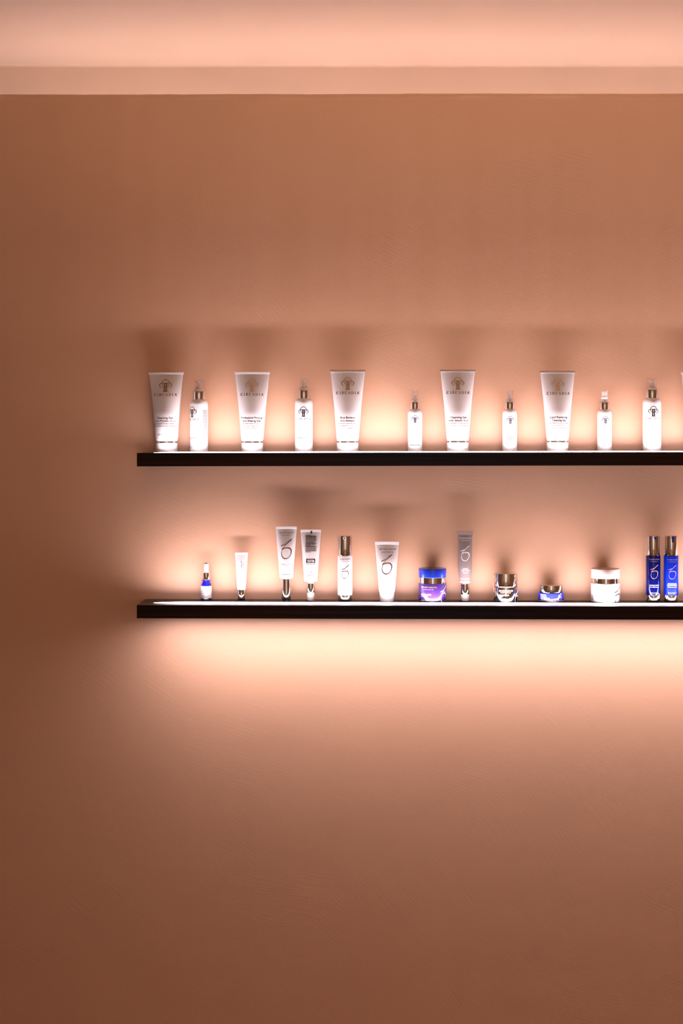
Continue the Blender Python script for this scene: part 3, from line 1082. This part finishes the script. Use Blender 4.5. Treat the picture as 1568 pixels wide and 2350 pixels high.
# 5, 12, 13 pump bottles
def pump_bottle(px, label, r, rcap, top, cap_bot, body_bot, mat, hole_u, brand_mat, em_mat, txt_mat, lines, em_y, em_s, brand_y, slot=None, hole_mat='nozzle', t=0.028, group='pump bottles on the lower shelf'):
    o = thing('pump_bottle', label, 'bottle', place(px, t, True), group)
    H, zc, zb = zl(top, px), zl(cap_bot, px), zl(body_bot, px)
    lathe('body', rcyl(r, zb, zc, 0.7), mat, o, 64)
    lathe('pump_cap', rcyl(rcap, zc, H, 0.7), M['chrome'], o, 64)
    lathe('foot', [(0, 0), (r * 0.80, 0), (r * 0.90, 0.8), (r * 0.955, 2.6), (r * 0.97, 6.0), (r * 0.97, zb), (0, zb)], M['chrome'], o, 64)
    # spout hole with a raised rim
    sfc = Cyl([(zc, rcap), (H, rcap)])
    p = Print()
    p.ribbon(arc(0, 0, 2.6, 0, 360, 14)[:-1], [1.6], hole_u, H - 5.0, 1.0, closed=True, steps=1)
    p.make('spout_rim', sfc, M[hole_mat], o, 0.35)
    p = Print()
    n0 = len(p.v)
    p.v += [(hole_u + 1.7 * math.cos(2 * math.pi * k / 12), H - 5.0 + 1.7 * math.sin(2 * math.pi * k / 12)) for k in range(12)]
    p.f.append(tuple(range(12)))
    p.make('spout_hole', sfc, M['black'], o, 0.2)
    if slot:
        p = Print()
        p.rect(hole_u - 2.2, hole_u + 2.2, H - 13.0, H - slot)
        p.v += [(hole_u + 2.2 * math.cos(math.pi + math.pi * k / 8), H - 13.0 + 2.2 * math.sin(math.pi + math.pi * k / 8)) for k in range(9)]
        p.f.append(tuple(range(len(p.v) - 9, len(p.v))))
        p.make('spout_slot', sfc, M['black'] if slot < 1 else M['silver'], o, 0.12)
    sf = Cyl([(zb, r), (zc, r)])
    brand_lines(o, sf, 0, zl(brand_y, px), r * 1.5, brand_mat, 2.2)
    swash_emblem(Print(), 0, zl(em_y, px), em_s, 1.15).make('emblem', sf, em_mat, o, 0.2)
    p = Print()
    for s, y, wd, cp, bo in lines:
        if s:
            p.text(s, 0, zl(y, px), cp, wd, bold=bo)
        else:
            p.microtext(-wd / 2, zl(y, px), wd, cp, int(y))
    p.make('product_lettering', sf, txt_mat, o, 0.2)
    return o


pump_bottle(792.2, 'white pump bottle with silver cap, between tester tube and wide white tube', 17.0, 16.4, 1229.7, 1275.0, 1365.5, M['white'], -1.2,
            M['foil_dark'], M['foil_dark'], M['ink_soft'],
            [('DAILY', 1339.4, 7.5, 2.0, 0.01), ('POWER DEFENSE', 1342.6, 19.5, 2.0, 0.01), ('', 1346.4, 15, 0.9, 0), ('', 1349.2, 11, 0.9, 0)], 1311.3, 0.70, 1283.4)
pump_bottle(1499.4, 'navy blue pump bottle with silver cap, left one of the blue pair', 16.8, 15.8, 1229.5, 1275.0, 1365.5, M['navy'], 2.6,
            M['gold'], M['gold'], M['white_ink'],
            [('FIRMING SERUM', 1343.4, 22.5, 2.2, 0.03), ('Sérum Raffermissant', 1347.2, 22, 1.9, 0.02), ('47 mL / 1.6 fl oz', 1360.4, 21.5, 1.9, 0.02)], 1311.3, 0.72, 1284.0, slot=6.5, hole_mat='blue')
pump_bottle(1540.6, 'bright blue pump bottle with silver cap, right one of the blue pair', 16.6, 15.4, 1229.5, 1275.0, 1365.5, M['blue'], 1.0,
            M['gold'], M['gold'], M['white_ink'],
            [('BRIGHTALIVE', 1339.8, 20, 2.2, 0.03), ('SKIN BRIGHTENER', 1343.4, 24, 2.2, 0.03), ('Éclaircissant cutané', 1347.2, 21.5, 1.9, 0.02), ('50 mL / 1.7 fl oz', 1360.6, 21, 1.9, 0.02)], 1312.0, 0.72, 1285.0, slot=0.6, hole_mat='blue')

# 6 wide white tube
px = 888.3
o, sf, vb, H = small_tube(px, 'wide white tube with large swirled monogram and white cap, left of violet jar', 1243.0, 1249.6, 1359.0, 54.4, 36.8, M['white'], t=0.028)
lathe('cap', [(0, 0), (14.6, 0), (15.6, 0.6), (16.2, 2.4), (16.9, 12), (17.2, vb - 0.6), (16.9, vb + 0.4), (0, vb + 0.4)], M['cap'], o, 56)
brand_lines(o, sf, 1.5, zl(1262.0, px), 38, M['foil_dark'], 3.2)
swash_emblem(Print(), -0.5, zl(1294.6, px), 1.0, 1.1).make('emblem', sf, M['foil_dark'], o, 0.2)
p = Print()
p.text('EXFOLIATING', 0, zl(1330.2, px), 2.0, 17, bold=0.01).text('CLEANSER', 0, zl(1333.8, px), 2.0, 18, bold=0.01).microtext(-10, zl(1337.0, px), 20, 1.0, 2)
p.make('product_lettering', sf, M['ink_soft'], o)


# jars
def jar(px, label, r, r_lid, r_band, top, lid_bot, band_bot, body_bot, m_body, m_lid, m_band, t=0.032):
    o = thing('cream_jar', label, 'jar', place(px, t, True), 'cream jars on the lower shelf')
    H, zd, zb, z0 = zl(top, px), zl(lid_bot, px), zl(band_bot, px), zl(body_bot, px)
    lathe('body', rcyl(r, z0, zb, 0.8), m_body, o, 72)
    if zd - zb > 1.0:
        lathe('neck_band', [(0, zb), (r_band, zb), (r_band, zd), (0, zd)], m_band, o, 72)
    lathe('lid', rcyl(r_lid, zd, H, 0.9), m_lid, o, 72)
    if z0 > 1.0:
        lathe('clear_foot', [(0, 0), (r * 0.93, 0), (r * 1.0, 0.8), (r * 1.012, z0 - 0.4), (r * 0.99, z0), (0, z0)], M['clear'], o, 72)
    return o, Cyl([(z0, r), (zb, r)])


# 7 violet jar, blue lid
px = 992.8
o, sf = jar(px, 'large violet jar with bright blue lid and silver neck band', 32.4, 31.8, 31.4, 1303.6, 1324.0, 1337.0, 1376.2, M['violet'], M['blue_lid'], M['chrome'])
p = Print()
p.text('ZO SKIN HEALTH', -10.5, zl(1346.4, px), 2.9, 38, bold=0.02).text('BY ZEIN OBAGI MD', -12.0, zl(1351.0, px), 1.9, 27, bold=0.01)
p.make('brand_lettering', sf, M['gold'], o, 0.2)
p = Print()
p.text('RENEWAL CREME', -17.0, zl(1363.0, px), 2.9, 25.5, bold=0.04).text('Crème hydratante', -20.5, zl(1366.4, px), 2.0, 18, bold=0.03).text('50 mL / 1.7 fl oz', -19.5, zl(1376.0, px), 1.9, 19, bold=0.03)
p.make('product_lettering', sf, M['white_ink'], o, 0.2)
swash_emblem(Print(), 28.5, zl(1361.5, px), 0.86, 1.1).make('emblem', sf, M['gold'], o, 0.2)

# 8 taupe grey tube
px = 1067.6
o, sf, vb, H = small_tube(px, 'slim taupe grey tube with pale monogram, right of the violet jar', 1220.0, 1227.2, 1337.0, 33.6, 25.0, M['grey'], straight=True)
step_cap(o, px, 10.0, 1340.0, 1364.0, 12.6)
lathe('pale_ring', rcyl(12.75, vb - 0.2, vb + 2.6, 0.5), M['white'], o, 48)
brand_lines(o, sf, 0, zl(1236.6, px), 27, M['white_ink'], 2.4)
swash_emblem(Print(), 0, zl(1269.8, px), 0.78, 1.2).make('emblem', sf, M['white_ink'], o, 0.25)
p = Print()
p.text('INSTANT', 0.4, zl(1305.6, px), 2.0, 11, bold=0.03).text('PORE REFINER', 0.4, zl(1309.2, px), 2.0, 18, bold=0.03).text('Affineur de pores', 0.6, zl(1312.8, px), 1.8, 16.5, bold=0.02).text('instantané', 0.4, zl(1315.8, px), 1.8, 10, bold=0.02)
p.text('29 g / 1 oz Net Wt.', 0, zl(1328.6, px), 1.7, 22, bold=0.03)
p.make('product_lettering', sf, M['white_ink'], o, 0.2)

# 9 chrome jar
px = 1160.4
o, sf = jar(px, 'mirror silver jar with white print, between grey tube and low blue jar', 28.2, 28.2, 27.6, 1314.8, 1345.2, 1346.0, 1380.0, M['chrome'], M['chrome'], M['chrome'])
lathe('lid_seam', [(27.6, zl(1332.0, px)), (28.5, zl(1332.0, px)), (28.5, zl(1330.8, px)), (27.6, zl(1330.8, px))], M['clear'], o, 72)
p = Print()
p.text('ZO SKIN HEALTH', -1.5, zl(1354.8, px), 3.0, 33, bold=0.03).text('BY ZEIN OBAGI MD', -1.8, zl(1358.6, px), 1.9, 24, bold=0.03)
p.make('brand_lettering', sf, M['white_ink'], o, 0.2)
p = Print()
p.text('EYE BRIGHTENING', -6.4, zl(1364.4, px), 2.3, 23, bold=0.04).text('CRÈME', -13.0, zl(1368.0, px), 2.0, 9, bold=0.04).text('Crème éclat yeux', -9.0, zl(1371.8, px), 1.7, 16, bold=0.03)
p.text('contour', -9.4, zl(1374.6, px), 1.7, 12, bold=0.03).text('15 g / 0.5 oz', -6.2, zl(1378.4, px), 1.7, 13, bold=0.03)
p.make('product_lettering', sf, M['white_ink'], o, 0.2)
p = Print()
p.rect(22, 27.5, zl(1359.5, px), zl(1353.0, px))
p.make('blue_patch', sf, M['blue'], o, 0.12)
swash_emblem(Print(), 30, zl(1367.5, px), 0.66, 1.5).make('emblem', sf, M['white_ink'], o, 0.25)

# 10 low blue jar
px = 1264.4
o, sf = jar(px, 'low round blue jar with silver lid, shortest thing on lower shelf', 30.0, 28.2, 28.2, 1341.6, 1358.4, 1359.0, 1375.0, M['blue_jar'], M['chrome'], M['chrome'])
p = Print()
p.text('ZO SKIN HEALTH', -22, zl(1364.0, px), 2.2, 15, bold=0.03).text('BY ZEIN OBAGI', -21, zl(1367.4, px), 1.6, 16, bold=0.03).text('GROWTH FACTOR', -18, zl(1371.4, px), 2.0, 24, bold=0.04).text('EYE SERUM 15 g', -15, zl(1374.6, px), 1.8, 24, bold=0.03)
p.make('product_lettering', sf, M['white_ink'], o, 0.2)
swash_emblem(Print(), 19, zl(1367.8, px), 0.40, 1.5).make('emblem', sf, M['gold'], o, 0.2)

# 11 white jar
px = 1389.8
o, sf = jar(px, 'large white jar with blush lid and silver neck band, left of blue pumps', 33.0, 32.8, 29.8, 1304.6, 1326.0, 1337.4, 1379.2, M['white'], M['blush'], M['chrome'])
p = Print()
p.text('ZO SKIN HEALTH', -4.0, zl(1347.6, px), 2.6, 30).text('BY ZEIN OBAGI MD', -5.0, zl(1351.4, px), 1.7, 22)
p.make('brand_lettering', sf, M['foil_soft'], o, 0.18)
swash_emblem(Print(), 29.0, zl(1364.0, px), 0.95, 1.6).make('emblem', sf, M['ink'], o, 0.25)
p = Print()
for k in range(6):
    p.microtext(-45, zl(1364.5 + k * 2.4, px), 9, 1.3, 70 + k)
p.make('fine_lettering', sf, M['ink'], o, 0.18)
